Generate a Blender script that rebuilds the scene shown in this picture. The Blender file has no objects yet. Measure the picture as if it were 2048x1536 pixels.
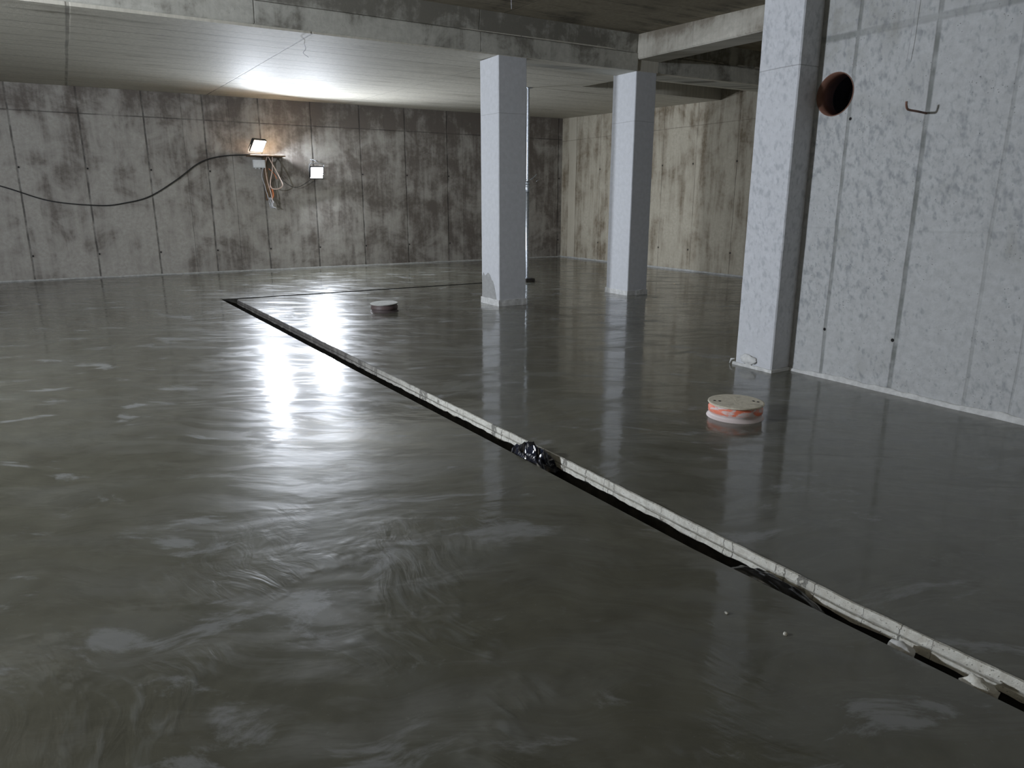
import bpy, bmesh, math, random
from mathutils import Vector, Matrix, noise as mn
random.seed(7)
SC = bpy.context.scene
COL = SC.collection
PI = math.pi

# ------------------------------------------------------------ node helper
class NT:
    def __init__(s, name):
        s.mat = bpy.data.materials.new(name); s.mat.use_nodes = True
        s.t = s.mat.node_tree; s.n = s.t.nodes; s.n.clear()
        s.out = s.n.new('ShaderNodeOutputMaterial')
        s.b = s.n.new('ShaderNodeBsdfPrincipled')
        s.t.links.new(s.b.outputs[0], s.out.inputs[0])
        g = s.n.new('ShaderNodeNewGeometry'); s.pos = g.outputs['Position']
        sp = s.n.new('ShaderNodeSeparateXYZ'); s.t.links.new(s.pos, sp.inputs[0])
        s.x, s.y, s.z = sp.outputs
    def put(s, sock, v):
        if v is None: return
        if hasattr(v, 'is_output') or isinstance(v, bpy.types.NodeSocket): s.t.links.new(v, sock)
        elif isinstance(v, (tuple, list)) and len(v) == 3 and sock.type == 'RGBA': sock.default_value = (*v, 1)
        else: sock.default_value = v
    def m(s, op, a, b=None, c=None, clamp=False):
        n = s.n.new('ShaderNodeMath'); n.operation = op; n.use_clamp = clamp
        s.put(n.inputs[0], a); s.put(n.inputs[1], b); s.put(n.inputs[2], c)
        return n.outputs[0]
    def vec(s, a, b, c=0.0):
        n = s.n.new('ShaderNodeCombineXYZ')
        for i, v in enumerate((a, b, c)): s.put(n.inputs[i], v)
        return n.outputs[0]
    def noise(s, v, scale, detail=5, rough=.55, dist=0.0):
        n = s.n.new('ShaderNodeTexNoise'); s.put(n.inputs['Vector'], v)
        n.inputs['Scale'].default_value = scale; n.inputs['Detail'].default_value = detail
        n.inputs['Roughness'].default_value = rough; n.inputs['Distortion'].default_value = dist
        return n.outputs[0]
    def vor(s, v, scale):
        n = s.n.new('ShaderNodeTexVoronoi'); s.put(n.inputs['Vector'], v); n.inputs['Scale'].default_value = scale
        return n.outputs[0]
    def ss(s, v, a, b, lo=0.0, hi=1.0):
        n = s.n.new('ShaderNodeMapRange'); n.interpolation_type = 'SMOOTHSTEP'
        s.put(n.inputs[0], v)
        for i, q in enumerate((a, b, lo, hi)): n.inputs[i+1].default_value = q
        return n.outputs[0]
    def mix(s, f, a, b):
        n = s.n.new('ShaderNodeMix'); n.data_type = 'RGBA'
        s.put(n.inputs[0], f); s.put(n.inputs[6], a); s.put(n.inputs[7], b)
        return n.outputs[2]
    def line(s, c, at, w, wob=None):
        d = s.m('SUBTRACT', c, at)
        if wob is not None: d = s.m('ADD', d, wob)
        return s.ss(s.m('ABSOLUTE', d), w*.35, w, 1.0, 0.0)
    def bump(s, h, strength=.3, dist=.01):
        n = s.n.new('ShaderNodeBump'); n.inputs['Strength'].default_value = strength
        n.inputs['Distance'].default_value = dist; s.put(n.inputs['Height'], h)
        s.t.links.new(n.outputs[0], s.b.inputs['Normal'])
    def set(s, **k):
        for a, v in k.items(): s.put(s.b.inputs[a.replace('_', ' ')], v)
        return s.mat

def plain(name, col, rough=.6, metal=0.0, spec=.5, var=.15, scale=30, bump=.15):
    t = NT(name)
    f = t.noise(t.pos, scale, 4)
    c = t.mix(t.ss(f, .35, .7), tuple(x*(1-var) for x in col), tuple(min(1, x*(1+var)) for x in col))
    t.set(Base_Color=c, Roughness=rough, Metallic=metal)
    t.b.inputs['Specular IOR Level'].default_value = spec
    if bump: t.bump(f, bump, .004)
    return t.mat

def emit(name, col, st):
    t = NT(name); t.set(Base_Color=(.8, .8, .8), Emission_Color=col, Emission_Strength=st); return t.mat

def concrete(name, ax, light, mid, stain, stain_lo=.5, stain_hi=.68, vj=(), hj=(), holes=(), jcol=None,
             streak=.5, blot=.9, rough=.85, pores=.5, jw=.014, bump=.35, spots=0.0, seed=0.0, top=None, side=None, vlight=(), spotcol=(.2, .22, .24)):
    """board-marked cast concrete; ax 'x','y' = the horizontal coordinate of an upright face, 'f' = a level face"""
    t = NT(name)
    if ax == 'x': h, v = t.x, t.z
    elif ax == 'y': h, v = t.y, t.z
    elif ax == 'f': h, v = t.y, t.x
    else: h, v = t.m('ADD', t.x, t.y), t.z
    P = t.vec(h, v, seed); 
    warp = t.m('MULTIPLY', t.m('SUBTRACT', t.noise(P, 1.3, 3), .5), .03)
    big = t.noise(P, blot, 5, .62, .4)
    st = t.noise(t.vec(t.m('MULTIPLY', h, 3.2), t.m('MULTIPLY', v, .38), seed+3), 1.6, 5, .62, .3)
    fine = t.noise(P, 14, 5, .65)
    s = t.m('ADD', t.m('MULTIPLY', big, 1-streak), t.m('MULTIPLY', st, streak))
    s = t.m('ADD', s, t.m('MULTIPLY', t.m('SUBTRACT', fine, .5), .22))
    if top is not None:                                   # darker towards the top of the face
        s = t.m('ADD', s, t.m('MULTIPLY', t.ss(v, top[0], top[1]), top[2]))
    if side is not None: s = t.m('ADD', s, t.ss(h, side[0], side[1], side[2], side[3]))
    c = t.mix(t.ss(fine, .3, .72), mid, light)
    c = t.mix(t.ss(s, stain_lo, stain_hi), c, stain)
    if spots:
        Q = t.vec(t.m('MULTIPLY', h, 1.0), t.m('ADD', t.m('MULTIPLY', v, .62), t.m('MULTIPLY', h, -.25)), seed+9)
        dens = t.ss(t.noise(P, 1.1, 3), .34, .60, .02, .13)
        for sc, k in ((16, 1.0), (30, .8)):
            sv = t.m('ADD', t.noise(Q, sc, 2, .5, .1), dens)
            c = t.mix(t.m('MULTIPLY', t.ss(sv, .62, .84), spots*k), c, spotcol)
    jn = None
    for q in vj:
        a, w, k = (q if isinstance(q, tuple) else (q, jw, 1.0))
        l = t.m('MULTIPLY', t.line(h, a, w, warp), k); jn = l if jn is None else t.m('MAXIMUM', jn, l)
    for q in hj:
        a, w, k = (q if isinstance(q, tuple) else (q, jw, 1.0))
        l = t.m('MULTIPLY', t.line(v, a, w, warp), k); jn = l if jn is None else t.m('MAXIMUM', jn, l)
    for a, b in vlight:
        c = t.mix(t.m('MULTIPLY', t.m('MULTIPLY', t.ss(h, a, a+.02), t.ss(h, b-.02, b, 1.0, 0.0)), .8), c, light)
    H = t.m('MULTIPLY', fine, .5)
    if jn is not None:
        brk = t.ss(t.noise(t.vec(t.m('MULTIPLY', h, .5), v, seed+5), 3.5, 4), .3, .62, .25, 1.0)
        c = t.mix(t.m('MULTIPLY', t.m('MULTIPLY', jn, brk), .8), c, jcol or tuple(x*.45 for x in stain))
        H = t.m('SUBTRACT', H, t.m('MULTIPLY', jn, 1.2))
    if pores:
        pv = t.vor(P, 34)
        pm = t.m('MULTIPLY', t.ss(pv, .05, .16, 1.0, 0.0), t.ss(t.noise(P, 6, 2), .52, .6))
        c = t.mix(t.m('MULTIPLY', pm, pores), c, tuple(x*.5 for x in stain))
        H = t.m('SUBTRACT', H, t.m('MULTIPLY', pm, .6))
    for a, z, r in holes:
        d = t.m('SQRT', t.m('ADD', t.m('POWER', t.m('SUBTRACT', h, a), 2.0), t.m('POWER', t.m('SUBTRACT', v, z), 2.0)))
        c = t.mix(t.m('MULTIPLY', t.ss(d, r*.9, r*3.2, 1.0, 0.0), .35), c, stain)
        c = t.mix(t.ss(d, r*.8, r*1.15, 1.0, 0.0), c, (.008, .008, .008))
        H = t.m('SUBTRACT', H, t.m('MULTIPLY', t.ss(d, r*.7, r*1.2, 1.0, 0.0), 2.0))
    t.set(Base_Color=c, Roughness=rough)
    t.bump(H, bump, .012)
    return t.mat

# ------------------------------------------------------------ mesh helpers
def obj(name, bm, mats, parent=None, smooth=False, label=None):
    me = bpy.data.meshes.new(name); bm.normal_update(); bm.to_mesh(me); bm.free()
    for m_ in (mats if isinstance(mats, (list, tuple)) else [mats]): me.materials.append(m_)
    if smooth:
        for p in me.polygons: p.use_smooth = True
    o = bpy.data.objects.new(name, me); COL.objects.link(o)
    if parent is not None:
        o.parent = parent; o.matrix_parent_inverse = Matrix.Translation(parent.location).inverted()
    if label: o['label'] = label
    return o
def origin(o, loc):
    loc = Vector(loc); o.data.transform(Matrix.Translation(-loc)); o.location = loc
def thing(name, label, cat, loc=(0, 0, 0), group=None):
    o = bpy.data.objects.new(name, None); COL.objects.link(o); o.location = loc; o.empty_display_size = .1
    o['label'] = label; o['category'] = cat
    if group: o['group'] = group
    return o
def tag(o, label, cat, group=None):
    o['label'] = label; o['category'] = cat
    if group: o['group'] = group
    return o
def struct(o, label=None, cat=None):
    o['kind'] = 'structure'
    if label: o['label'] = label
    if cat: o['category'] = cat
    return o
def box(bm, x0, x1, y0, y1, z0, z1, mi=0, bev=0.0):
    r = bmesh.ops.create_cube(bm, size=1)
    for v in r['verts']:
        v.co = Vector((x0 if v.co.x < 0 else x1, y0 if v.co.y < 0 else y1, z0 if v.co.z < 0 else z1))
    fs = list({f for v in r['verts'] for f in v.link_faces})
    for f in fs: f.material_index = mi
    if bev:
        es = list({e for v in r['verts'] for e in v.link_edges})
        bmesh.ops.bevel(bm, geom=es, offset=bev, segments=2, affect='EDGES', profile=.6)
    return r['verts']
def vcol(bm, x0, x1, y0, y1, z0, z1, bev=.010):
    """upright prism with chamfered vertical arrises, subdivided along its height and slightly uneven"""
    nz = 60; prof = [(x0+bev, y0), (x1-bev, y0), (x1, y0+bev), (x1, y1-bev), (x1-bev, y1), (x0+bev, y1), (x0, y1-bev), (x0, y0+bev)]
    rings = []
    for i in range(nz+1):
        z = z0+(z1-z0)*i/nz
        r = []
        for k, (a, b) in enumerate(prof):
            j = .0022
            r.append(bm.verts.new((a+j*mn.noise(Vector((a*3, k*5.1, z*6))), b+j*mn.noise(Vector((b*3, k*3.3+9, z*6))), z)))
        rings.append(r)
    n = len(prof)
    for i in range(nz):
        for k in range(n): bm.faces.new((rings[i][k], rings[i][(k+1) % n], rings[i+1][(k+1) % n], rings[i+1][k]))
    bm.faces.new(list(reversed(rings[0]))); bm.faces.new(rings[-1])
def tube(bm, pts, r, seg=8, mi=0, caps=True):
    pts = [Vector(p) for p in pts]; rings = []
    rr = r if isinstance(r, (list, tuple)) else [r]*len(pts)
    t0 = (pts[1]-pts[0]).normalized()
    u = t0.orthogonal().normalized()
    for i, p in enumerate(pts):
        t = (pts[min(i+1, len(pts)-1)]-pts[max(i-1, 0)]).normalized()
        u = (u-t*u.dot(t)).normalized(); w = t.cross(u)
        rings.append([bm.verts.new(p+(u*math.cos(a)+w*math.sin(a))*rr[i]) for a in [2*PI*k/seg for k in range(seg)]])
    for i in range(len(pts)-1):
        for k in range(seg):
            f = bm.faces.new((rings[i][k], rings[i][(k+1) % seg], rings[i+1][(k+1) % seg], rings[i+1][k])); f.material_index = mi
    if caps:
        for r_ in (list(reversed(rings[0])), rings[-1]): bm.faces.new(r_).material_index = mi
def spline(ctrl, n=10):
    c = [Vector(p) for p in ctrl]; c = [c[0]*2-c[1]]+c+[c[-1]*2-c[-2]]; out = []
    for i in range(1, len(c)-2):
        for k in range(n):
            t = k/n; a, b, d, e = c[i-1], c[i], c[i+1], c[i+2]
            out.append(.5*((2*b)+(d-a)*t+(2*a-5*b+4*d-e)*t*t+(3*b-a-3*d+e)*t**3))
    out.append(c[-2]); return out
def lathe(bm, prof, seg=64, c=(0, 0), mi=0, jit=0.0, M=None):
    rings = []
    for j, (r, z) in enumerate(prof):
        ring = []
        for k in range(seg):
            a = 2*PI*k/seg; q = r*(1+jit*mn.noise(Vector((math.cos(a)*2, math.sin(a)*2, z*9+j))))
            p = Vector((q*math.cos(a), q*math.sin(a), z))
            if M is not None: p = M @ p
            ring.append(bm.verts.new((p.x+c[0], p.y+c[1], p.z)))
        rings.append(ring)
    for j in range(len(prof)-1):
        for k in range(seg):
            f = bm.faces.new((rings[j][k], rings[j][(k+1) % seg], rings[j+1][(k+1) % seg], rings[j+1][k])); f.material_index = mi
    return rings
def quad(bm, *p, mi=0):
    f = bm.faces.new([bm.verts.new(q) for q in p]); f.material_index = mi; return f

# ------------------------------------------------------------ camera
H = 1.6
cam = bpy.data.cameras.new('camera'); co = bpy.data.objects.new('camera', cam); COL.objects.link(co)
cam.sensor_fit = 'HORIZONTAL'; cam.sensor_width = 36; cam.lens = 1422.16/2048*36; cam.clip_start = .02; cam.clip_end = 200
p_, y_, r_ = .2511511, .54452863, -.00149724
f_ = Vector((math.sin(y_)*math.cos(p_), math.cos(y_)*math.cos(p_), -math.sin(p_)))
ri = Vector((math.cos(y_), -math.sin(y_), 0)); dn = f_.cross(ri)
R_ = ri*math.cos(r_)+dn*math.sin(r_); D_ = -ri*math.sin(r_)+dn*math.cos(r_)
M = Matrix((R_, -D_, -f_)).transposed().to_4x4(); M.translation = (0, 0, H)
co.matrix_world = M
SC.camera = co

# ------------------------------------------------------------ dimensions
YB = 17.75      # far wall
XR = 12.44      # wall at the far right
XN = 5.86       # near right wall
XL, YN = -13.0, -5.0
def zc(x, y): return 3.656+.0265*(y-9.7)+.005*(x-5.6)         # far bay slab underside
def zn(y): return 4.22-.035*(9.7-y) if y > 5 else 4.055      # near bay slab underside

# ------------------------------------------------------------ materials
jx = [.41+1.19*k for k in range(-7, 11)]
rnd = random.Random(3)
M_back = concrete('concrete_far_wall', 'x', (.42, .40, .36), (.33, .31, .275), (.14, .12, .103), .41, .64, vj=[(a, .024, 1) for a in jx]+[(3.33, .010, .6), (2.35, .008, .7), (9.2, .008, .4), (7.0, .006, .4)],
                  hj=[(3.33, .016, .9)], holes=[(a+.03, z, .018) for a in jx[5:] for z in (.5, 2.25)], streak=.38, blot=1.5, side=(1.5, 7.0, -.035, .035), top=(3.1, 3.5, .10), seed=1.0, jcol=(.04, .036, .032), bump=.45)  # top: shade painted along the wall head, above the lamps' spill
M_right = concrete('concrete_right_wall', 'y', (.48, .44, .35), (.38, .345, .27), (.16, .125, .08), .43, .66, vj=[(a, .012, .8) for a in (17.05, 15.96, 14.75, 13.52, 12.42, 11.2, 10.0, 8.8, 7.6)],
                   hj=[(3.28, .012, .6)], holes=[(a, z, .02) for a in (15.96, 13.52, 12.5, 11.2) for z in (.5, 2.45)], streak=.5, blot=1.2, seed=4.0, jcol=(.06, .045, .03), vlight=[(17.06, 17.42)])
M_near = concrete('concrete_near_wall', 'y', (.50, .51, .505), (.42, .425, .42), (.30, .30, .275), .53, .75, vj=[(4.065, .022, .8), (3.39, .026, 1), (2.78, .02, .35), (2.45, .014, .3), (1.7, .02, .6), (.5, .015, .6), (-.7, .015, .6)],
                  hj=[(2.97, .036, .8), (1.37, .012, .10)], holes=[(4.054, 2.295, .013), (4.076, .456, .014), (3.42, .46, .015), (2.2, .46, .014), (2.2, 2.3, .014)], streak=.25, blot=1.6,
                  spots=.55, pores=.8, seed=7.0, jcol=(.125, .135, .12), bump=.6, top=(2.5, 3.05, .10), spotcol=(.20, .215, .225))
M_col = [concrete('concrete_column_a', 'xy', (.60, .61, .63), (.54, .55, .565), (.40, .40, .40), .60, .8, hj=[(z, .006, .7)], pores=.5, streak=.4, seed=s, bump=.2, spots=sp, jcol=(.2, .2, .2), spotcol=(.3, .32, .34))
         for z, s, sp in ((2.87, 11., .06), (2.90, 17., .06), (2.76, 23., .45))]
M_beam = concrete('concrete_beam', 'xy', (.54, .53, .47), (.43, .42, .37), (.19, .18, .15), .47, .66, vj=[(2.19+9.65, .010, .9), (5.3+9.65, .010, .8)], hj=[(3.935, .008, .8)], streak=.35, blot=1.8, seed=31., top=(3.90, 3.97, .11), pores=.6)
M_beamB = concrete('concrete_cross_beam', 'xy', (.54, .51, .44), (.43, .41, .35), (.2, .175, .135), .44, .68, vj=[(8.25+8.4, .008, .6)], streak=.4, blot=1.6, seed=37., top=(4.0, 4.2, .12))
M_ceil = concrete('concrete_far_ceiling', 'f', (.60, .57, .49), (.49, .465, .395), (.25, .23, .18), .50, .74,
                  vj=[(a, w, k) for a, w, k in ((10.1, .012, .6), (10.45, .012, .8), (10.9, .018, 1), (11.35, .012, .8), (11.9, .016, .9), (12.4, .012, .8), (12.75, .016, .9), (13.3, .012, .7), (13.9, .016, 1), (14.6, .014, .8), (15.3, .016, .9), (16.1, .014, .8), (16.9, .014, .7))],
                  hj=[(2.9, .016, 1), (.27, .03, .7), (-3, .012, 1), (6.0, .01, .7), (9.3, .012, .6)], streak=.62, blot=.9, seed=41., rough=.66, bump=.45, jcol=(.06, .055, .045), pores=.3)
for _n in M_ceil.node_tree.nodes:
    if _n.type == 'BSDF_PRINCIPLED': _n.inputs['Specular IOR Level'].default_value = .3
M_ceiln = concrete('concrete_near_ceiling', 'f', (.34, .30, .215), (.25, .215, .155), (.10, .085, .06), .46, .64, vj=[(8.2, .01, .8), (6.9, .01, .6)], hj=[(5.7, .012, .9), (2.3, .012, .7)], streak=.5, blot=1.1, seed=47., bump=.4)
M_plain = concrete('concrete_rear', 'xy', (.52, .51, .49), (.45, .44, .42), (.14, .13, .11), .5, .7, vj=[a for a in range(-8, 16, 2)], seed=51.)
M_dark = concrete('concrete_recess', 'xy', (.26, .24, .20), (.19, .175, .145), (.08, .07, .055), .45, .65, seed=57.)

def floor_mat():
    t = NT('wet_screed')
    P = t.pos
    # trowel sweeps: a slow warp field bends streaky noise
    wx = t.m('MULTIPLY', t.m('SUBTRACT', t.noise(P, .45, 3, .5), .5), 1.2)
    wy = t.m('MULTIPLY', t.m('SUBTRACT', t.noise(t.vec(t.y, t.x, 5.0), .45, 3, .5), .5), 1.2)
    X = t.m('ADD', t.x, wx); Y = t.m('ADD', t.y, wy)
    U = t.m('SUBTRACT', t.m('MULTIPLY', X, .857), t.m('MULTIPLY', Y, .515)); V = t.m('ADD', t.m('MULTIPLY', X, .515), t.m('MULTIPLY', Y, .857))
    sweep = t.noise(t.vec(t.m('MULTIPLY', U, .8), t.m('MULTIPLY', V, 1.5), 2.0), 1.5, 5, .6, .35)
    film = t.ss(sweep, .42, .70)
    patch = t.ss(t.noise(t.vec(t.m('MULTIPLY', U, .7), t.m('MULTIPLY', V, 1.5), 11.0), 2.3, 8, .66, .5), .565, .66)
    rx = t.m('ADD', t.m('MULTIPLY', X, 8.0), t.m('MULTIPLY', Y, 1.5)); ry = t.m('SUBTRACT', t.m('MULTIPLY', Y, 2.4), t.m('MULTIPLY', X, .6))
    rip = t.noise(t.vec(rx, ry, 3.0), 2.0, 3, .5, .5)
    near = t.ss(t.m('SQRT', t.m('ADD', t.m('POWER', t.m('SUBTRACT', t.x, .75), 2.0), t.m('POWER', t.m('MULTIPLY', t.m('SUBTRACT', t.y, 2.1), .7), 2.0))), .5, 1.5, 1.0, 0.0)
    ripm = t.m('MULTIPLY', t.ss(t.noise(t.vec(t.x, t.y, 21.0), 1.6, 3, .5, .6), .42, .60), near)
    fine = t.noise(P, 55, 4, .6)
    mid = t.noise(P, 4.5, 5, .6)
    base = t.mix(t.ss(mid, .3, .7), (.092, .089, .067), (.118, .115, .087))
    c = t.mix(t.m('MULTIPLY', film, .30), base, (.155, .158, .142))
    c = t.mix(t.m('MULTIPLY', patch, .7), c, (.26, .265, .26))
    c = t.mix(t.m('MULTIPLY', t.m('MULTIPLY', ripm, t.ss(rip, .48, .70)), .4), c, (.25, .26, .25))
    c = t.mix(t.m('MULTIPLY', t.ss(fine, .62, .75), .2), c, (.30, .30, .27))
    r = t.m('ADD', .33, t.m('MULTIPLY', film, .10))
    r = t.m('ADD', r, t.m('MULTIPLY', patch, .08))
    r = t.m('ADD', r, t.m('MULTIPLY', t.m('SUBTRACT', mid, .5), .16), clamp=True)
    t.set(Base_Color=c, Roughness=r)
    fs = t.noise(t.vec(t.m('MULTIPLY', U, .55), t.m('MULTIPLY', V, 2.3), 17.0), 2.4, 5, .62, .5)
    hz = t.m('MULTIPLY', t.ss(fs, .46, .61), t.ss(sweep, .34, .62, .25, 1.0))
    t.put(t.b.inputs['Specular IOR Level'], t.m('ADD', .05, t.m('MULTIPLY', hz, .46)))
    # thin water film lying on the screed, thinner where the cement skin has dried
    dry = t.m('ADD', t.m('MULTIPLY', hz, .75), t.m('MULTIPLY', patch, .5), clamp=True)
    t.put(t.b.inputs['Coat Weight'], t.m('SUBTRACT', 1.0, dry, clamp=True))
    t.put(t.b.inputs['Coat Roughness'], t.m('ADD', .06, t.m('MULTIPLY', film, .10)))
    t.b.inputs['Coat IOR'].default_value = 1.36
    h = t.m('MULTIPLY', t.noise(t.vec(t.m('MULTIPLY', U, .7), t.m('MULTIPLY', V, 1.4), 7.0), 1.9, 4, .5), .9)
    h = t.m('ADD', h, t.m('MULTIPLY', t.m('MULTIPLY', rip, ripm), .85))
    h = t.m('ADD', h, t.m('MULTIPLY', fine, .006))
    t.bump(h, .35, .02)
    t.t.links.new(t.b.inputs['Normal'].links[0].from_socket, t.b.inputs['Coat Normal'])
    return t.mat
M_floor = floor_mat()
M_foam = plain('white_edge_strip', (.58, .58, .56), .8, var=.12, scale=20, bump=.4)
def cream_mat():
    t = NT('cream_board'); f = t.noise(t.pos, 30, 6, .65); g = t.noise(t.pos, 7, 5, .6, .5)
    c = t.mix(t.ss(f, .35, .65), (.56, .54, .47), (.68, .67, .60)); c = t.mix(t.ss(g, .60, .74), c, (.25, .23, .19))
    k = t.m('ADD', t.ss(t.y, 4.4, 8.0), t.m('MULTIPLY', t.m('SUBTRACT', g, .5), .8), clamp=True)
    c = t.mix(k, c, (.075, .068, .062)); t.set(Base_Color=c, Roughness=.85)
    n1 = t.noise(t.vec(t.y, 0.0, 0.0), 2.3, 2, .5); n1 = t.m('ADD', n1, t.m('MULTIPLY', t.m('SUBTRACT', f, .5), .02))
    cr = t.ss(t.m('ABSOLUTE', t.m('SUBTRACT', n1, .5)), .0004, .0022, 1.0, 0.0)
    gr = t.line(t.z, -.036, .006, t.m('MULTIPLY', t.m('SUBTRACT', g, .5), .012))
    pit = t.ss(t.vor(t.pos, 60), .10, .2, 1.0, 0.0)
    dk = t.m('MAXIMUM', t.m('MAXIMUM', t.m('MULTIPLY', cr, .7), t.m('MULTIPLY', gr, .35)), t.m('MULTIPLY', pit, .35))
    c = t.mix(dk, c, (.08, .075, .065)); t.put(t.b.inputs['Base Color'], c)
    t.bump(t.m('SUBTRACT', t.m('ADD', f, t.m('MULTIPLY', g, 2.0)), t.m('MULTIPLY', dk, 2.0)), .6, .01); return t.mat
M_cream = cream_mat()
M_strip = plain('grey_edge_strip', (.40, .40, .38), .8, var=.15, scale=12, bump=.4)
M_film = plain('black_film', (.006, .006, .007), .18, spec=.6, var=.2, scale=6, bump=.2)
M_bag = plain('black_plastic', (.012, .014, .024), .16, spec=.8, var=.2, scale=20, bump=.25)
M_bed_shade = plain('black_bed_shade', (.035, .033, .028), .55, var=.5, scale=12, bump=.5)  # near-black colour stands for the shade down in the channel
M_steel = plain('galvanised_steel', (.42, .45, .48), .42, metal=.85, var=.2, scale=25, bump=.1)
M_rusty = concrete('rusty_steel', 'xy', (.22, .115, .08), (.16, .078, .054), (.08, .045, .034), .45, .65, seed=71., pores=.3, blot=3., rough=.6)
M_wood = plain('timber', (.20, .13, .075), .7, var=.25, scale=14, bump=.3)
M_block = plain('dark_wet_timber', (.035, .03, .026), .45, var=.3, scale=14, bump=.3)
M_black = plain('black_cast_aluminium', (.02, .02, .022), .4, var=.2)
M_white = plain('white_plastic', (.75, .76, .76), .45, var=.04)
M_orange = plain('orange_plastic', (.75, .24, .09), .5, var=.12)
M_cableb = plain('black_cable', (.02, .02, .02), .55)
M_cablew = plain('pale_cable', (.72, .55, .46), .5)
M_rag = plain('grey_tape', (.5, .5, .52), .7)
M_lens = emit('led_panel', (.84, .90, 1.0), 1000.0)
M_lens2 = emit('led_panel_small', (.84, .90, 1.0), 900.0)
M_fill = emit('added_fill_panel', (1.0, .96, .88), 520.0)  # panel of the fill lamp added behind the camera
M_assumed_lens = emit('assumed_side_panel', (.84, .90, 1.0), 1650.0)  # panel of the assumed side lamp, out of view

# ------------------------------------------------------------ floor + channel
CL = [(2.0, 12.62), (2.10, 9.5), (2.19, 6.6), (2.285, 3.95), (2.335, 2.19), (2.44, .83), (2.50, -.3), (2.55, YN+.02)]
CR = [(2.21, 12.48), (2.30, 9.5), (2.395, 6.43), (2.50, 3.65), (2.53, 2.34), (2.55, 1.5), (2.595, .89), (2.66, -.3), (2.75, YN+.02)]
AY0, AY1, AX1 = 12.62, 12.76, 7.4
bm = bmesh.new()
def poly(pts, z=0.0): bm.faces.new([bm.verts.new((a, b, z)) for a, b in pts])
poly([(XL, YN), (2.55, YN)]+[(a, b) for a, b in reversed(CL)]+[(2.0, AY1), (XL, AY1)])
poly([(XL, AY1), (XR, AY1), (XR, YB), (XL, YB)])
poly([(a, b) for a, b in CR]+[(2.75, YN), (XR, YN), (XR, AY1), (AX1, AY1), (AX1, AY0), (2.25, AY0)])
bmesh.ops.recalc_face_normals(bm, faces=bm.faces)
for f in bm.faces:
    f.normal_update()
    if f.normal.z < 0: f.normal_flip()
bmesh.ops.triangulate(bm, faces=bm.faces[:])
struct(obj('floor', bm, M_floor), 'wet dark grey concrete floor with shiny trowelled streaks', 'floor')

def resample(P, step):
    out = []
    for (x0, y0), (x1, y1) in zip(P, P[1:]):
        n = max(1, int(math.hypot(x1-x0, y1-y0)/step))
        out += [(x0+(x1-x0)*k/n, y0+(y1-y0)*k/n) for k in range(n)]
    return out+[P[-1]]
chan = thing('drainage_channel', 'long straight open channel cut in the wet floor with pale board along one side', 'drain channel', (2.3, 5.0, 0))
# pale board on the camera-facing side: upper band, groove, lower band, ragged foot
def side_board(P, ragged, z0, nm, mat, lab=None):
    b = bmesh.new(); rows = []
    for i, (x, y) in enumerate(resample(P, .022)):
        n1 = mn.noise(Vector((y*9, 1.3, 0))); n2 = mn.noise(Vector((y*23, 7.7, 0))); n3 = mn.noise(Vector((y*3.1, 4.2, 0)))
        r = ragged
        prof = [(.016+.004*r*n2, .000), (.010, .006+.003*n1*r), (-.004+.003*n1*r, .007+.003*n2*r), (-.006+.003*n1*r, -.030+.004*n1), (.002, -.034+.004*n1), (.001, -.038+.004*n1),
                (-.009+.004*n2*r, -.042), (-.011+.004*n1*r, z0+.010*n1*r+.006*n2*r), (.010, z0-.004+.010*n1*r)]
        rows.append([b.verts.new((x+a, y, z)) for a, z in prof])
    for p, q in zip(rows, rows[1:]):
        for k in range(len(p)-1): b.faces.new((p[k], p[k+1], q[k+1], q[k]))
    bmesh.ops.recalc_face_normals(b, faces=b.faces)
    return obj(nm, b, mat, chan, False, lab)
CRn = [p for p in CR if p[1] < 6.5]; CRf = [p for p in CR if p[1] > 6.4]
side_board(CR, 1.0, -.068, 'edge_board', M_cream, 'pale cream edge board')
b = bmesh.new()
L = resample(CL, .08); Rr = resample(CR, .08)
def strip(bm_, A, B):
    va = [bm_.verts.new(p) for p in A]; vb = [bm_.verts.new(p) for p in B]
    for i in range(len(A)-1): bm_.faces.new((va[i], va[i+1], vb[i+1], vb[i]))
D = -.17
strip(b, [(x, y, 0) for x, y in L], [(x+.004, y, D) for x, y in L])
strip(b, [(x+.006, y, -.004) for x, y in Rr], [(x+.002, y, D) for x, y in Rr])
nn = 140
def at(P, y):
    for (x0, y0), (x1, y1) in zip(P, P[1:]):
        if y <= y0 and y >= y1: return x0+(x1-x0)*(y0-y)/(y0-y1)
    return P[0][0] if y > P[0][1] else P[-1][0]
ys = [12.76-(12.74-YN)*k/nn for k in range(nn+1)]
rowsv = []
for y in ys:
    xl, xr = at(CL, y)-.01, (at(CR, y) if y < 12.48 else 2.26)+.01
    rowsv.append([b.verts.new((xl+(xr-xl)*k/5, y, D+.03*mn.noise(Vector((k*.6, y*3, 2)))+.004)) for k in range(6)])
for p, q in zip(rowsv, rowsv[1:]):
    for k in range(5): b.faces.new((p[k], p[k+1], q[k+1], q[k]))
quad(b, (2.0, 12.62, 0), (2.0, AY1, 0), (2.0, AY1, D), (2.0, 12.62, D))
obj('channel_bed', b, M_bed_shade, chan, False, 'bed and side of the channel, coloured black for shade')
b = bmesh.new()
quad(b, (2.0, AY1, 0), (AX1, AY1, 0), (AX1, AY1, D), (2.0, AY1, D)); quad(b, (2.21, AY0, 0), (AX1, AY0, 0), (AX1, AY0, D), (2.21, AY0, D))
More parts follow.
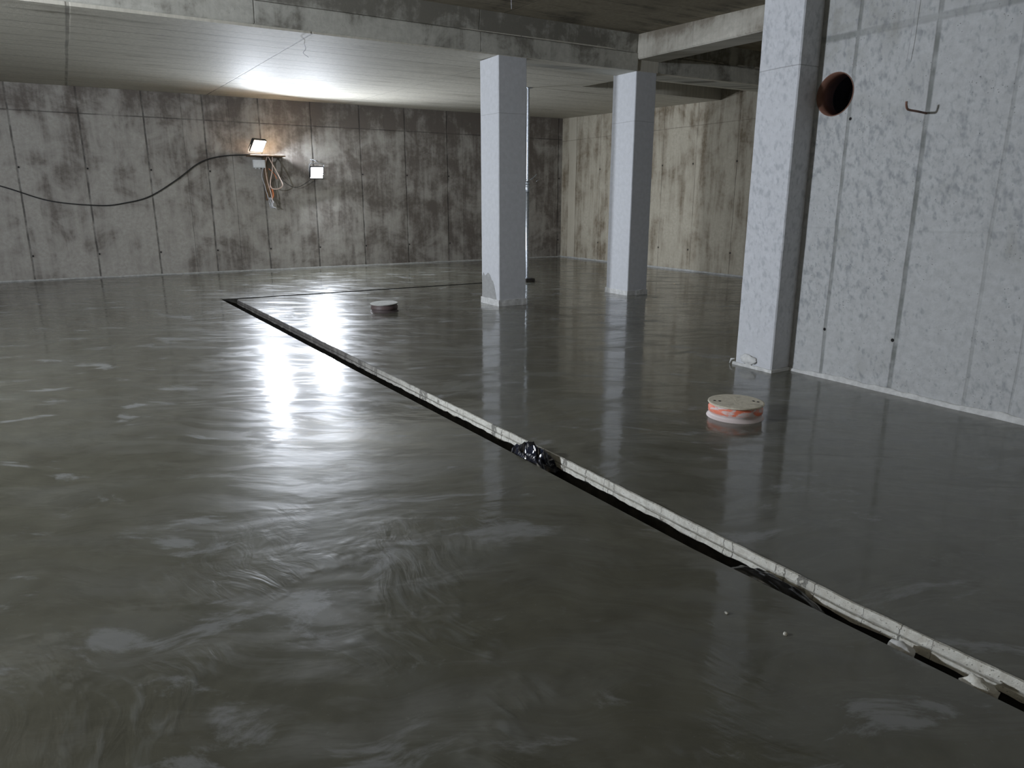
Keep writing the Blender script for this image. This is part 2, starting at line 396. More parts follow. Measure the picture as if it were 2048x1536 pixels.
quad(b, (AX1, AY0, 0), (AX1, AY1, 0), (AX1, AY1, D), (AX1, AY0, D)); quad(b, (2.0, AY0-.05, D+.01), (AX1, AY0-.05, D+.01), (AX1, AY1, D+.01), (2.0, AY1, D+.01))
quad(b, (2.21, 12.48, 0), (2.25, AY0, 0), (2.25, AY0, D), (2.21, 12.48, D))
obj('channel_arm', b, M_bed_shade, chan, False, 'narrow side arm running along the far wall')

# crumpled black plastic in the channel
def crumple(nm, cx, cy, lx, ly, hz, z0, seed, mat, parent=None, sharp=1.0, nx=34, ny=54, rot=0.0):
    b = bmesh.new(); g = []
    for j in range(ny+1):
        row = []
        for i in range(nx+1):
            u, v = i/nx*2-1, j/ny*2-1
            e = max(0.0, 1-(abs(u)**3.0))*max(0.0, 1-(abs(v)**3.0))
            q = Vector((u*.9+seed, v*1.5, seed*.7))
            rid = 1-abs(mn.noise(q*1.6))*2.2; rid2 = 1-abs(mn.noise(q*3.7+Vector((5, 1, 0))))*2.0; rid3 = mn.noise(q*8.0)
            z = z0+e*hz*(.45+.42*rid*sharp+.15*rid2*sharp+.05*rid3*sharp)
            ox = .05*ly*mn.noise(q*2.5+Vector((9, 2, 3)))*sharp; oy = .25*lx*mn.noise(q*2.2+Vector((1, 8, 5)))*sharp
            px, py = u*lx/2+ox, v*ly/2+oy
            px, py = px*math.cos(rot)-py*math.sin(rot), px*math.sin(rot)+py*math.cos(rot)
            row.append(b.verts.new((cx+px, cy+py, z)))
        g.append(row)
    for j in range(ny):
        for i in range(nx): b.faces.new((g[j][i], g[j][i+1], g[j+1][i+1], g[j+1][i]))
    o = obj(nm, b, mat, parent, sharp < .5)
    return o
o = crumple('crumpled_plastic_bag', 2.385, 3.70, .21, .38, .165, -.075, 2.3, M_bag, sharp=.85, rot=.04)
origin(o, (2.385, 3.70, -.07)); o.modifiers.new('s', 'SOLIDIFY').thickness = .0015
tag(o, 'crumpled glossy black plastic sheet stuffed into the floor channel and bulging above it', 'plastic bag')
o = crumple('folded_plastic_film', 2.47, 1.83, .125, .50, .125, -.085, 9.1, M_film, sharp=.22)
origin(o, (2.43, 1.80, -.12)); o.modifiers.new('s', 'SOLIDIFY').thickness = .0015
tag(o, 'smooth shiny black plastic film bulging inside the channel nearer the camera', 'plastic film')
# lumps of mortar in the channel
def lump(nm, c, s, seed, mat, sub=3):
    b = bmesh.new(); bmesh.ops.create_icosphere(b, subdivisions=sub, radius=1)
    for v in b.verts:
        k = 1+.45*mn.noise(v.co*1.7+Vector((seed, 0, 0)))+.22*mn.noise(v.co*4+Vector((0, seed, 0)))
        v.co = Vector((v.co.x*s[0]*k, v.co.y*s[1]*k, v.co.z*s[2]*k))
    o = obj(nm, b, mat, None, True); o.location = c; return o
tag(lump('mortar_lump', (2.475, 1.25, -.05), (.045, .05, .035), 3.1, M_foam), 'small pale mortar lump stuck in the channel beyond the crumbly one', 'mortar')
tag(lump('mortar_lump', (2.49, .98, -.045), (.05, .055, .045), 8.4, M_cream), 'crumbly whitish mortar lump in the channel closest to the camera', 'mortar')
tag(lump('mortar_crumb', (2.47, 1.10, -.06), (.02, .03, .018), 5.4, M_foam, 2), 'tiny white crumb lying low in the channel between two lumps', 'mortar')
tag(lump('pebble', (2.051, 1.722, .003), (.0065, .008, .005), 1.4, M_cream, 2), 'tiny bright speck of grit on the dark floor left of the channel, farther one', 'pebble')
tag(lump('pebble', (2.133, 1.506, .003), (.0085, .009, .005), 6.1, M_cream, 2), 'small dull pale speck of grit on the dark floor nearer the channel', 'pebble')

# ------------------------------------------------------------ walls
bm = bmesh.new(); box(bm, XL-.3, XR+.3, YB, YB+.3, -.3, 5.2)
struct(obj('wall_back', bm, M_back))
bm = bmesh.new(); box(bm, XR, XR+.3, YN, YB, -.3, 5.2)
struct(obj('wall_right', bm, M_right))
bm = bmesh.new(); box(bm, XL-.3, XL, YN, YB, -.3, 4.6)
struct(obj('wall_left', bm, M_plain))
bm = bmesh.new(); box(bm, XL-.3, XR+.3, YN-.3, YN, -.3, 4.6)
struct(obj('wall_front', bm, M_plain))
# near right wall with a round hole for the sleeve
HC, HR = (4.232, 2.513), .182
bm = bmesh.new()
T = .26; Y1 = 4.45; n = 64
def ringpts(x): return [(x, HC[0]+HR*math.cos(2*PI*k/n), HC[1]+HR*math.sin(2*PI*k/n)) for k in range(n)]
def sq(x):
    out = []
    for k in range(n):
        a = 2*PI*k/n; c, s = math.cos(a), math.sin(a); m_ = max(abs(c), abs(s)); out.append((x, HC[0]+.215*c/m_, HC[1]+.215*s/m_))
    return out
for x in (XN, XN+T):
    A = [bm.verts.new(p) for p in ringpts(x)]; B = [bm.verts.new(p) for p in sq(x)]
    for k in range(n): bm.faces.new((A[k], A[(k+1) % n], B[(k+1) % n], B[k]))
    ya, yb, za, zb = HC[0]-.215, HC[0]+.215, HC[1]-.215, HC[1]+.215
    for y0, y1, z0, z1 in ((YN, ya, -.3, 4.4), (yb, Y1, -.3, 4.4), (ya, yb, -.3, za), (ya, yb, zb, 4.4)):
        quad(bm, (x, y0, z0), (x, y1, z0), (x, y1, z1), (x, y0, z1))
A = [bm.verts.new(p) for p in ringpts(XN)]; B = [bm.verts.new(p) for p in ringpts(XN+T)]
for k in range(n): bm.faces.new((A[k], A[(k+1) % n], B[(k+1) % n], B[k]))
quad(bm, (XN, Y1, -.3), (XN+T, Y1, -.3), (XN+T, Y1, 4.4), (XN, Y1, 4.4))
bmesh.ops.remove_doubles(bm, verts=bm.verts, dist=1e-5)
struct(obj('wall_right_near', bm, M_near))

# ------------------------------------------------------------ slabs
bm = bmesh.new()
def slab(x0, x1, y0, y1, zf, th=.3):
    v = [[bm.verts.new((x, y, zf(x, y)+dz)) for x, y in ((x0, y0), (x1, y0), (x1, y1), (x0, y1))] for dz in (0, th)]
    bm.faces.new(list(reversed(v[0]))); bm.faces.new(v[1])
    for k in range(4): bm.faces.new((v[0][k], v[0][(k+1) % 4], v[1][(k+1) % 4], v[1][k]))
HX, HY0, HY1 = 8.68, 10.38, 11.78
slab(XL, HX, 9.655, YB, zc)
slab(HX, XR, HY1, YB, zc)
slab(HX, XR, 9.675, HY0, zc)
struct(obj('ceiling', bm, M_ceil))
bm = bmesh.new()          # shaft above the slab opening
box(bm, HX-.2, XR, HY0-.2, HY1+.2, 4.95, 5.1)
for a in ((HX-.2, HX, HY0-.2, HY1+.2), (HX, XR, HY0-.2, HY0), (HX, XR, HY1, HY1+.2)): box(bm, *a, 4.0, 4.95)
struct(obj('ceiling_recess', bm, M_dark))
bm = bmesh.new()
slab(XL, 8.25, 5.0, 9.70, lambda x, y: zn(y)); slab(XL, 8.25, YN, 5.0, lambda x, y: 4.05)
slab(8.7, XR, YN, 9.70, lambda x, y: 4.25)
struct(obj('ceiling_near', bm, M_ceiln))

# ------------------------------------------------------------ columns
def column(nm, label, x0, x1, y0, y1, z1, mat, sh=.1, gap=.012):
    t = thing(nm, label, 'column', ((x0+x1)/2, (y0+y1)/2, 0))
    b = bmesh.new(); vcol(b, x0, x1, y0, y1, 0.0, z1); obj('shaft', b, mat, t)
    return t
def wrap(t, x0, x1, y0, y1, h, th, seed, wave=.1):
    """thin insulation strip folded round a column foot"""
    b = bmesh.new(); P = []
    for (ax, ay), (bx, by) in (((x0, y1), (x0, y0)), ((x0, y0), (x1, y0)), ((x1, y0), (x1, y1)), ((x1, y1), (x0, y1))):
        nseg = 24
        for k in range(nseg): P.append((ax+(bx-ax)*k/nseg, ay+(by-ay)*k/nseg))
    cx, cy = (x0+x1)/2, (y0+y1)/2; rows = []
    for i, (x, y) in enumerate(P):
        s = Vector((x-cx, y-cy)); o_ = Vector((math.copysign(1, s.x)*(abs(s.x) > (x1-x0)/2-1e-4), math.copysign(1, s.y)*(abs(s.y) > (y1-y0)/2-1e-4)))
        k = mn.noise(Vector((x*7, y*7, seed))); hh = h*(1+wave*k); tt = th*(1+.3*mn.noise(Vector((x*15, y*15, seed+4))))
        rows.append([b.verts.new((x+o_.x*q, y+o_.y*q, z)) for q, z in ((-.004, hh), (tt*.9, hh+.001), (tt, hh-.004), (tt*1.15, .0), (-.004, .0))])
    for i in range(len(rows)):
        p, q = rows[i], rows[(i+1) % len(rows)]
        for k in range(4): b.faces.new((p[k], q[k], q[k+1], p[k+1]))
    bmesh.ops.recalc_face_normals(b, faces=b.faces)
    obj('edge_strip', b, M_foam, t, False, 'white edge strip round the foot')
t = column('concrete_column', 'square concrete column in the middle beside the steel prop, grey damp stain low on its lit face', 5.6, 6.09, 9.64, 10.20, 3.655, M_col[0])
wrap(t, 5.6, 6.09, 9.64, 10.20, .095, .012, 1.0, .08)
b = bmesh.new()       # grey render patch low on the left face
pts = [(.09, 10.185), (.43, 10.18), (.49, 10.14), (.44, 10.09), (.47, 10.04), (.50, 9.99), (.47, 9.93), (.39, 9.88), (.38, 9.84), (.30, 9.79), (.18, 9.75), (.09, 9.72)]
pts = [(z, y) for z, y in pts]
bm_f = b.faces.new([b.verts.new((5.5965, y, z)) for z, y in pts]); r = bmesh.ops.extrude_face_region(b, geom=[bm_f])
for v in r['geom']:
    if isinstance(v, bmesh.types.BMVert): v.co.x += .004
M_stain = concrete('grey_render_patch', 'y', (.36, .36, .35), (.30, .30, .29), (.2, .2, .19), .5, .7, seed=81.)
obj('damp_patch', b, M_stain, t, False, 'grey damp patch low on the lit face')
t = column('concrete_column', 'square concrete column carrying the corner where two ceiling beams meet', 8.22, 8.66, 9.66, 10.26, 3.84, M_col[1])
wrap(t, 8.22, 8.66, 9.66, 10.26, .085, .014, 5.0, .2)
t = column('concrete_column', 'large pale concrete column built against the near right wall beside the round pipe hole', 5.605, 6.12, 4.425, 4.87, 4.06, M_col[2])
wrap(t, 5.605, 6.12, 4.425, 4.87, .028, .018, 9.0, .5)
o = lump('plaster_patch', (5.598, 4.70, .075), (.012, .10, .05), 4.4, M_foam)
o.parent = t; o.matrix_parent_inverse = Matrix.Translation(t.location).inverted()
b = bmesh.new()
for k in range(10): pass
tube(b, [(5.585, 4.92, .005), (5.58, 4.90, .05), (5.59, 4.865, .06)], [.008, .012, .006], 6); obj('strip_curl', b, M_foam, t, True)

# ------------------------------------------------------------ beams
def rough_beam(nm, x0, x1, y0, y1, zb0, zb1, zt0, zt1, axis, mat, label):
    b = bmesh.new(); n_ = 60; rings = []
    for i in range(n_+1):
        s = i/n_; zb = zb0+(zb1-zb0)*s; zt = zt0+(zt1-zt0)*s
        j = lambda k: .004*mn.noise(Vector((i*.35, k*7.0, 1.5)))
        if axis == 'x':
            x = x0+(x1-x0)*s; zm = zb+.275
            pr = [(x, y0+j(1), zt), (x, y0+.016+j(1), zm), (x, y0-.006+j(2), zm-.012), (x, y0-.002+j(3), zb+.012), (x, y0+.010, zb+j(4)*.5), (x, y1-.012, zb), (x, y1, zb+.012), (x, y1, zt)]
        else:
            y = y0+(y1-y0)*s
            pr = [(x0+j(1), y, zt), (x0+j(2), y, zb+.02), (x0+.02, y, zb+j(3)), (x1-.02, y, zb+j(4)), (x1, y, zb+.02), (x1, y, zt)]
        rings.append([b.verts.new(p) for p in pr])
    m_ = len(rings[0])
    for p, q in zip(rings, rings[1:]):
        for k in range(m_): b.faces.new((p[k], p[(k+1) % m_], q[(k+1) % m_], q[k]))
    b.faces.new(rings[0]); b.faces.new(list(reversed(rings[-1])))
    bmesh.ops.recalc_face_normals(b, faces=b.faces)
    o = obj(nm, b, mat); origin(o, ((x0+x1)/2, (y0+y1)/2, (zb0+zb1)/2)); return tag(o, label, 'beam')
rough_beam('ceiling_beam', XL, 8.22, 9.64, 10.20, 3.668, 3.668, 4.30, 4.30, 'x', M_beam, 'long stained concrete ceiling beam resting on the middle column and crossing the picture to the left')
rough_beam('ceiling_beam', 8.66, XR, 9.66, 10.20, 3.675, 3.69, 4.30, 4.30, 'x', M_beam, 'short shaded concrete ceiling beam in the dark gap behind the right-hand column')
rough_beam('ceiling_beam', 8.22, 8.72, -1.0, 9.9, 3.70, 3.845, 4.30, 4.30, 'y', M_beamB, 'pale concrete cross beam running from the corner column towards the right')

# ------------------------------------------------------------ edge strips along the walls
def baseboard(nm, P, nrm, h, th, seed, wave=.25, step=.05):
    b = bmesh.new(); rows = []
    for i, (x, y) in enumerate(resample(P, step)):
        s = x if nrm[1] else y
        k = mn.noise(Vector((s*2.2, seed, 0))); k2 = mn.noise(Vector((s*9, seed+3, 0)))
        hh = h*(1+wave*k+wave*.5*k2); tt = th*(1+.5*mn.noise(Vector((s*3.3, seed+8, 0))))
        rows.append([b.verts.new((x+nrm[0]*q, y+nrm[1]*q, z)) for q, z in ((-.01, hh), (tt*.7, hh), (tt, hh-.006), (tt*1.3, 0), (-.01, 0))])
    for p, q in zip(rows, rows[1:]):
        for k in range(4): b.faces.new((p[k], q[k], q[k+1], p[k+1]))
    bmesh.ops.recalc_face_normals(b, faces=b.faces)
    return struct(obj(nm, b, M_foam if 'near' in nm else M_strip))
baseboard('baseboard_back', [(XL, YB), (XR, YB)], (0, -1), .026, .010, 1.0, .5)
baseboard('baseboard_right', [(XR, YB), (XR, 3.0)], (-1, 0), .036, .010, 5.0, .4)
baseboard('baseboard_right_near', [(XN, 4.41), (XN, YN)], (-1, 0), .042, .016, 9.0, .55, .03)

# ------------------------------------------------------------ pipe sleeve, hook
t = thing('pipe_sleeve', 'rusty brown round pipe sleeve set into the near right wall', 'pipe sleeve', (XN, HC[0], HC[1]))
Mx = Matrix.Rotation(PI/2, 4, 'Y')
def lx(prof, nm, mat, lab=None, jit=0.0):
    b = bmesh.new(); R4 = Matrix.Translation((XN, HC[0], HC[1])) @ Mx
    lathe(b, prof, 64, (0, 0), 0, jit, R4)
    bmesh.ops.recalc_face_normals(b, faces=b.faces)
    return obj(nm, b, mat, t, True, lab)
lx([(.1815, -.004), (.1815, .22), (.174, .22), (.174, -.004), (.1815, -.004)], 'sleeve_tube', M_rusty)
lx([(.174, .2205), (.1815, .222), (.1815, .60), (.05, .60)], 'void_shade', M_black, 'black liner painted for the shaded void inside the sleeve')  # black tube stands for the unlit void behind the sleeve
lx([(.178, .45), (.12, .452), (.06, .455), (.001, .455)], 'end_cap', plain('dull_plastic', (.20, .21, .26), .4, var=.1), 'bluish grey cap at the back of the sleeve')
b = bmesh.new()
tube(b, spline([(5.90, 3.40, 2.275), (5.75, 3.40, 2.283), (5.635, 3.40, 2.287), (5.595, 3.398, 2.295), (5.575, 3.396, 2.32), (5.570, 3.396, 2.345)], 6), .0085, 10)
o = obj('bent_steel_rod', b, M_rusty, None, True); origin(o, (5.86, 3.4, 2.28)); tag(o, 'short rusty bent steel rod sticking out of the near right wall', 'steel rod')

# ------------------------------------------------------------ inspection chamber covers on the floor
def riser(nm, label, c, R, tilt, top_mat, body, H_, holes, split):
    t = thing(nm, label, 'drain cover', (c[0], c[1], 0))
    R4 = Matrix.Rotation(tilt[0], 4, 'X') @ Matrix.Rotation(tilt[1], 4, 'Y')
    b = bmesh.new()
    lathe(b, [(R*1.06, 0), (R*1.035, .008), (R*.985, .016), (R*.96, .024), (R*.965, .032), (R*1.0, .042), (R*1.0, .052), (R*1.0, H_-.044), (R*.96, H_-.034), (R*.94, H_-.026), (R*.94, H_-.010), (R*.88, H_-.010)], 72, c, 0, .012)
    bmesh.ops.recalc_face_normals(b, faces=b.faces)
    obj('pipe_rim', b, body, t, True)
    b = bmesh.new()
    rg = lathe(b, [(R*.94, H_-.012), (R*1.02, H_-.011), (R*1.03, H_-.006), (R*1.025, H_), (R*.985, H_+.002)], 72, (0, 0), 0, .012)
    # top surface with slight dimples
    prev = rg[-1]
    for q in (.85, .65, .45, .25, .08):
        ring = [b.verts.new((R*q*math.cos(2*PI*k/72), R*q*math.sin(2*PI*k/72), H_+.002+.0015*mn.noise(Vector((q*5, k*.3, 3))))) for k in range(72)]
        for k in range(72): b.faces.new((prev[k], prev[(k+1) % 72], ring[(k+1) % 72], ring[k]))
        prev = ring
    b.faces.new(prev)
    M4 = Matrix.Translation((c[0], c[1], H_)) @ R4 @ Matrix.Translation((0, 0, -H_))
    b.transform(M4); bmesh.ops.recalc_face_normals(b, faces=b.faces)
    obj('lid', b, top_mat, t, False)
    for a, q in holes:
        b = bmesh.new(); lathe(b, [(.0001, H_+.0045), (.0095, H_+.0042), (.0105, H_+.002)], 12, (0, 0), 0, .1)
        b.transform(M4 @ Matrix.Translation((R*q*math.cos(a), R*q*math.sin(a), 0)))
        obj('lid_hole', b, M_hole, t, False, 'dark round hole in the lid')
    return t
M_hole = plain('hole_dark', (.01, .01, .01), .9)
def lid_mat(nm, a, bb, d, sd):
    t = NT(nm); f = t.noise(t.pos, 40, 5); g = t.noise(t.pos, 11, 4, .6, .5)
    c = t.mix(t.ss(f, .35, .7), a, bb); c = t.mix(t.m('MULTIPLY', t.ss(g, .56, .70), .7), c, d)
    t.set(Base_Color=c, Roughness=.8); t.bump(f, .3, .004); return t.mat
def body_mat(nm, base, dirt, amt):
    t = NT(nm); g = t.noise(t.vec(t.x, t.y, t.m('MULTIPLY', t.z, 3.0)), 9, 4, .6, .6)
    m_ = t.m('ADD', t.ss(g, .46-amt, .6-amt), t.ss(t.z, .03, .055, 1.0, 0.0), clamp=True)
    c = t.mix(m_, base, dirt); t.set(Base_Color=c, Roughness=.55); t.bump(g, .4, .01); return t.mat
riser('drain_cover', 'round beige-topped cover on an orange pipe rim near the large right column', (4.20, 3.61), .203, (.0, .0),
      lid_mat('beige_lid', (.56, .51, .40), (.66, .61, .49), (.34, .31, .24), 1), body_mat('orange_rim', (.74, .19, .10), (.62, .54, .52), .0), .115,
      [(2.52, .80), (2.60, .62), (-.70, .80), (-.55, .66)], 0)
riser('drain_cover', 'dirty grey-topped round cover on an orange pipe rim coloured brown for shade left of the middle column', (3.87, 10.10), .2, (.02, -.035),
      lid_mat('cement_lid', (.36, .36, .33), (.46, .46, .42), (.16, .16, .15), 2), body_mat('orange_rim_shaded', (.10, .07, .066), (.08, .062, .06), -.1), .125, [], 0)  # orange rim given a brown colour to stand for shade

# ------------------------------------------------------------ steel prop
PX, PY = 7.93, 12.5; ZT = zc(PX, PY)
t = thing('steel_prop', 'galvanised telescopic steel prop standing behind the middle column', 'prop', (PX, PY, 0))
b = bmesh.new(); lathe(b, [(.0325, .075), (.0325, 2.0), (.029, 2.0)], 24, (PX, PY)); obj('outer_tube', b, M_steel, t, True)
b = bmesh.new(); lathe(b, [(.0255, 1.9), (.0255, ZT-.01)], 24, (PX, PY)); obj('inner_tube', b, M_steel, t, True)
b = bmesh.new(); lathe(b, [(.036, 1.78), (.041, 1.785), (.041, 1.90), (.036, 1.905), (.036, 1.93), (.045, 1.935), (.045, 1.975), (.034, 1.98)], 24, (PX, PY)); obj('adjusting_nut', b, M_steel, t, True)
b = bmesh.new(); tube(b, spline([(PX+.03, PY-.03, 2.02), (PX+.08, PY-.05, 2.05), (PX+.14, PY-.06, 2.10), (PX+.17, PY-.06, 2.13)], 5), .007, 8)
tube(b, [(PX-.06, PY+.0, 2.02), (PX+.05, PY-.01, 2.03)], .007, 8)
tube(b, [(PX+.17, PY-.05, 1.99), (PX+.23, PY-.06, 2.03)], .005, 6); obj('locking_pin', b, M_steel, t, True)
b = bmesh.new(); box(b, PX-.06, PX+.06, PY-.06, PY+.06, .066, .075, 0, .002); obj('base_plate', b, M_steel, t)
b = bmesh.new(); box(b, PX-.06, PX+.06, PY-.06, PY+.06, ZT-.01, ZT, 0, .002)
tube(b, [(PX-.02, PY-.06, ZT-.012), (PX+.05, PY-.06, ZT-.012)], .004, 6); obj('head_plate', b, M_steel, t)
b = bmesh.new(); box(b, PX-.10, PX+.12, PY-.12, PY+.12, 0.0, .066, 0, .006); o = obj('wooden_block', b, M_block); origin(o, (PX, PY, 0))
tag(o, 'dark wet wooden block under the foot of the steel prop', 'block')

# ------------------------------------------------------------ work lights
def flood(nm, label, c, w, h, yaw, pitch, lens, hang=None, group=None):
    """LED flood light: finned housing, bezel, bright panel, U bracket"""
    t = thing(nm, label, 'lamp', c)
    R4 = Matrix.Translation(c) @ Matrix.Rotation(yaw, 4, 'Z') @ Matrix.Rotation(pitch, 4, 'X')
    def P(nm2, fn, mat, lab=None):
        b = bmesh.new(); fn(b); b.transform(R4); return obj(nm2, b, mat, t, False, lab)
    def body(b):
        box(b, -w/2, w/2, -.03, .03, -h/2, h/2, 0, .01)
        for k in range(9): x = -w/2+w*(k+.5)/9; box(b, x-.004, x+.004, .03, .055, -h/2+.02, h/2-.02)
    P('housing', body, M_black)
    def bez(b):
        for x0, x1, z0, z1 in ((-w/2, w/2, h/2-.018, h/2), (-w/2, w/2, -h/2, -h/2+.018), (-w/2, -w/2+.018, -h/2, h/2), (w/2-.018, w/2, -h/2, h/2)):
            box(b, x0, x1, -.040, -.0305, z0, z1)
    P('bezel', bez, M_black)
    P('light_panel', lambda b: quad(b, (-w/2+.019, -.034, -h/2+.019), (w/2-.019, -.034, -h/2+.019), (w/2-.019, -.034, h/2-.019), (-w/2+.019, -.034, h/2-.019)), lens, 'glowing white panel')
    def br(b):
        tube(b, [(-w/2-.012, 0, 0), (-w/2-.014, .0, h/2+.04), (-w/2+.02, .0, h/2+.06), (w/2-.02, .0, h/2+.06), (w/2+.014, .0, h/2+.04), (w/2+.012, 0, 0)], .007, 8)
    if hang != 'stand': P('bracket', br, M_steel)
    else:
        def br2(b): tube(b, [(-w/2-.012, 0, 0), (-w/2-.014, .0, -h/2-.03), (-w/2+.02, .0, -h/2-.045), (w/2-.02, .0, -h/2-.045), (w/2+.014, .0, -h/2-.03), (w/2+.012, 0, 0)], .007, 8)
        P('bracket', br2, M_steel)
    return t
flood('work_light', 'brighter work light on the plank shelf of the far wall', (3.83, 17.45, 2.83), .36, .30, .50, .62, M_lens, 'stand')
flood('work_light', 'smaller bright work light hanging to the right of the shelf on the far wall', (5.17, 17.58, 2.27), .33, .29, .08, .32, M_lens2)
# shelf
b = bmesh.new(); box(b, 3.62, 4.40, 17.28, 17.75, 2.585, 2.61, 0, .003)
o = obj('plank_shelf', b, M_wood); origin(o, (4.0, 17.5, 2.6)); tag(o, 'short wooden plank shelf fixed to the far wall under the brighter work light', 'shelf')
b = bmesh.new(); box(b, 3.70, 3.96, 17.40, 17.50, 2.335, 2.51, 0, .008)
t = thing('junction_box', 'white electrical box hanging under the plank shelf', 'box', (3.83, 17.45, 2.335)); obj('enclosure', b, M_white, t)
b = bmesh.new(); box(b, 3.715, 3.945, 17.388, 17.40, 2.35, 2.495, 0, .004); obj('cover', b, M_white, t)
for dx in (.05, .13, .21):
    b = bmesh.new(); tube(b, [(3.70+dx, 17.45, 2.34), (3.70+dx, 17.45, 2.31)], .012, 10); obj('cable_gland', b, M_white, t)
# pole + cables
b = bmesh.new(); box(b, 3.985, 4.035, 17.56, 17.75, 1.62, 2.585, 0, .004); o = obj('timber_batten', b, M_wood); origin(o, (4.01, 17.58, 1.62)); tag(o, 'thin upright orange-brown batten hanging below the plank shelf', 'batten')
def cable(nm, label, pts, r, mat, cat='cable', group=None, n=10, strands=None):
    b = bmesh.new(); S = spline(pts, n); tube(b, S, r, 8)
    for s in (strands or []): tube(b, spline(s, n), r*.8, 8)
    o = obj(nm, b, mat, None, True); origin(o, pts[0]); return tag(o, label, cat, group)
cable('orange_cable', 'orange cable looped down from the shelf beside the batten', [(4.05, 17.45, 2.585), (4.16, 17.40, 2.33), (4.24, 17.40, 2.15), (4.31, 17.42, 1.98), (4.27, 17.45, 1.90), (4.15, 17.47, 1.87), (4.06, 17.48, 1.91), (4.06, 17.48, 2.05), (4.12, 17.46, 2.3), (4.14, 17.45, 2.585)], .013, M_cablew)
cable('black_cable', 'thin black cable dangling left of the batten below the shelf', [(3.90, 17.42, 2.31), (3.88, 17.5, 2.15), (3.93, 17.52, 1.98), (3.95, 17.52, 1.85), (3.98, 17.53, 1.75), (3.99, 17.53, 1.66)], .009, M_rag)
cable('white_cable', 'pale cable bundle hanging straight down in front of the batten', [(4.02, 17.42, 2.59), (3.97, 17.46, 2.4), (3.99, 17.5, 2.1), (4.06, 17.5, 1.75), (4.08, 17.52, 1.60), (4.06, 17.52, 1.50)], .010, M_cablew)
cable('extension_lead', 'orange lead end hanging on the right of the batten', [(4.06, 17.55, 2.33), (4.17, 17.54, 2.22), (4.22, 17.52, 2.10)], .010, M_orange)
cable('orange_strap', 'short orange strap behind the batten under the cable loop', [(4.08, 17.66, 1.95), (4.13, 17.66, 1.85), (4.14, 17.66, 1.72), (4.10, 17.66, 1.66)], .022, M_orange, 'strap')
b = bmesh.new()
for k in range(7):
    a = k*.9; tube(b, spline([(4.03+.02*math.cos(a), 17.55, 1.68), (4.05+.05*math.cos(a), 17.52+.02*math.sin(a), 1.58), (4.04+.03*math.sin(a*1.7), 17.5, 1.50-.02*(k % 3)), (4.08+.07*math.cos(a+1), 17.52, 1.44+.02*(k % 2))], 6), .008, 6)
o = obj('tied_wire_ends', b, M_rag, None, True); origin(o, (4.04, 17.55, 1.6)); tag(o, 'knot of pale tape and wire ends at the bottom of the batten', 'wire')
cable('lamp_lead', 'thin black lead sagging from the batten to the smaller work light', [(4.10, 17.5, 2.3), (4.25, 17.5, 2.15), (4.42, 17.55, 2.02), (4.58, 17.6, 1.93), (4.72, 17.62, 1.925), (4.88, 17.62, 2.0), (5.03, 17.62, 2.1), (5.10, 17.61, 2.2)], .006, M_cableb)
cable('wall_cable', 'long black cable sagging across the far wall to the shelf from the left', [(-3.0, 17.71, 2.55), (-2.2, 17.71, 2.2), (-1.107, 17.71, 1.883), (-.31, 17.71, 1.60), (.569, 17.71, 1.507), (1.05, 17.71, 1.56), (1.538, 17.71, 1.70), (2.1, 17.71, 2.05), (2.619, 17.71, 2.43), (3.1, 17.71, 2.58), (3.7, 17.60, 2.625)], .012, M_cableb, n=14)
b = bmesh.new(); tube(b, [(5.13, 17.75, 2.55), (5.13, 17.62, 2.56)], .008, 8); tube(b, [(5.13, 17.63, 2.56), (5.04, 17.58, 2.47)], .004, 6); tube(b, [(5.13, 17.63, 2.56), (5.28, 17.58, 2.47)], .004, 6); tube(b, [(5.06, 17.63, 2.56), (5.22, 17.64, 2.53)], .008, 8)
o = obj('lamp_hanger', b, M_steel, None, True); origin(o, (5.13, 17.75, 2.53)); tag(o, 'nail and wire hanger carrying the smaller work light', 'hook')
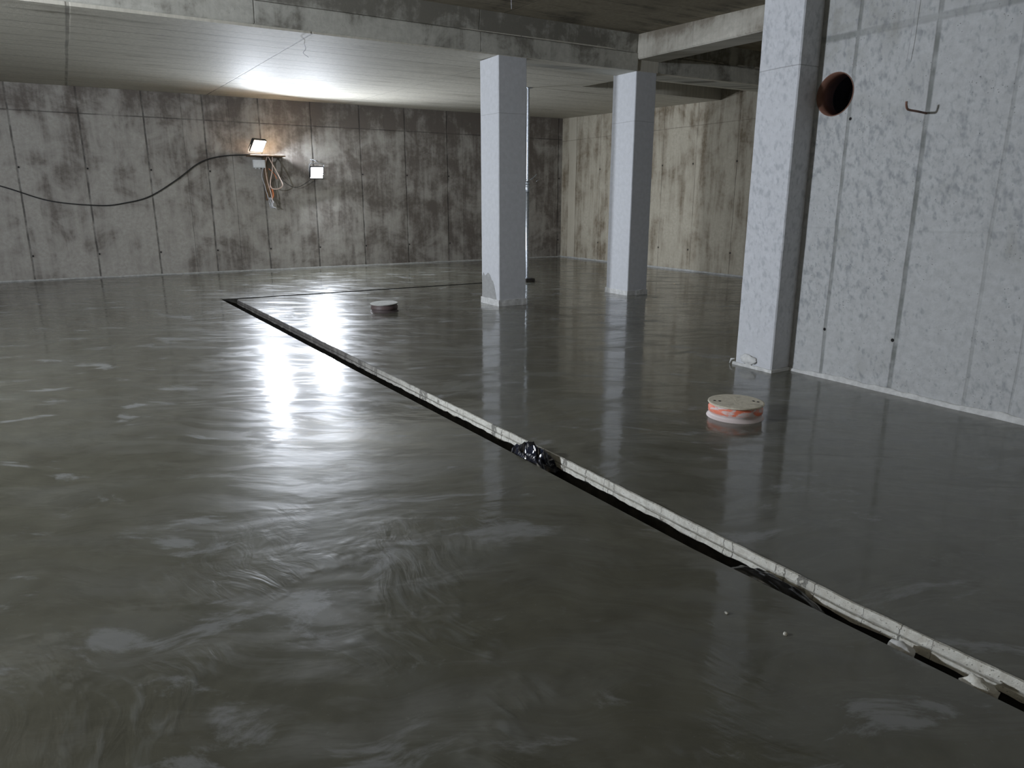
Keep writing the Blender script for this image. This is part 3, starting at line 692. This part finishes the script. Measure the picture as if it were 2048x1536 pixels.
# assumed side lamp on an assumed stand, unseen, left of the picture
L_assumed = (-6.0, 6.8, 2.95)
flood('work_light', 'assumed work light on an assumed stand, unseen, to the left of the picture', L_assumed, .50, .40, PI/2+.22, .05, M_assumed_lens, 'stand')  # assumed lamp, unseen; lights the scene from the left
t = thing('assumed_tripod', 'assumed black three-legged stand carrying the assumed side work light', 'assumed_tripod', (L_assumed[0], L_assumed[1], 0))
b = bmesh.new(); tube(b, [(L_assumed[0], L_assumed[1], .5), (L_assumed[0], L_assumed[1], L_assumed[2]-.262)], .015, 10); obj('pole', b, M_black, t, True)
for k in range(3):
    a = k*2*PI/3+.4; b = bmesh.new(); tube(b, [(L_assumed[0], L_assumed[1], .95), (L_assumed[0]+.6*math.cos(a), L_assumed[1]+.6*math.sin(a), .012)], .011, 8); obj('leg', b, M_black, t, True)
flood('work_light', 'added fill light standing on the floor behind the camera, aimed up at the rear wall', (-3.0, -2.6, .245), .42, .34, PI*.0, -.9, M_fill, 'stand')  # unseen fill lamp, added to lift the shaded faces
b = bmesh.new(); box(b, -3.2, -2.8, -2.7, -2.5, 0, .10, 0, .004); o = obj('added_box', b, M_wood); origin(o, (-3, -2.6, 0)); tag(o, 'added low wooden box under the added fill light behind the camera', 'box')  # unseen box, added to hold up the fill lamp

# ------------------------------------------------------------ tie wires hanging from the slab and walls
def wire(label, pts, r=.0022):
    b = bmesh.new(); tube(b, spline(pts, 5), r, 6); o = obj('tie_wire', b, M_rag, None, True); origin(o, pts[0]); tag(o, label, 'wire')
wire('thin bright wire hanging in front of the near right wall above the bent rod', [(5.82, 3.56, 3.6), (5.82, 3.575, 3.1), (5.815, 3.58, 2.85), (5.82, 3.59, 2.68)], .0018)
wire('thin wire end hanging from the dark near ceiling', [(5.31, 8.8, 4.2), (5.31, 8.8, 4.12), (5.315, 8.8, 4.05)], .004)
wire('short kinked wire hanging under the far ceiling beside the long beam', [(3.0, 10.4, 3.68), (3.02, 10.4, 3.60), (2.99, 10.42, 3.55), (3.05, 10.4, 3.50)], .004)

# ------------------------------------------------------------ world, view
w = bpy.data.worlds.new('world'); SC.world = w; w.use_nodes = True
w.node_tree.nodes['Background'].inputs[0].default_value = (.02, .022, .025, 1); w.node_tree.nodes['Background'].inputs[1].default_value = 1
SC.view_settings.view_transform = 'Standard'; SC.view_settings.look = 'None'; SC.view_settings.gamma = 1; SC.view_settings.use_curve_mapping = False
SC.view_settings.exposure = 0.0
SC.cycles.use_denoising = True
SC.cycles.max_bounces = 7; SC.cycles.diffuse_bounces = 3; SC.cycles.glossy_bounces = 4
SC.cycles.use_adaptive_sampling = True; SC.cycles.adaptive_threshold = .03
SC.cycles.sample_clamp_indirect = 8
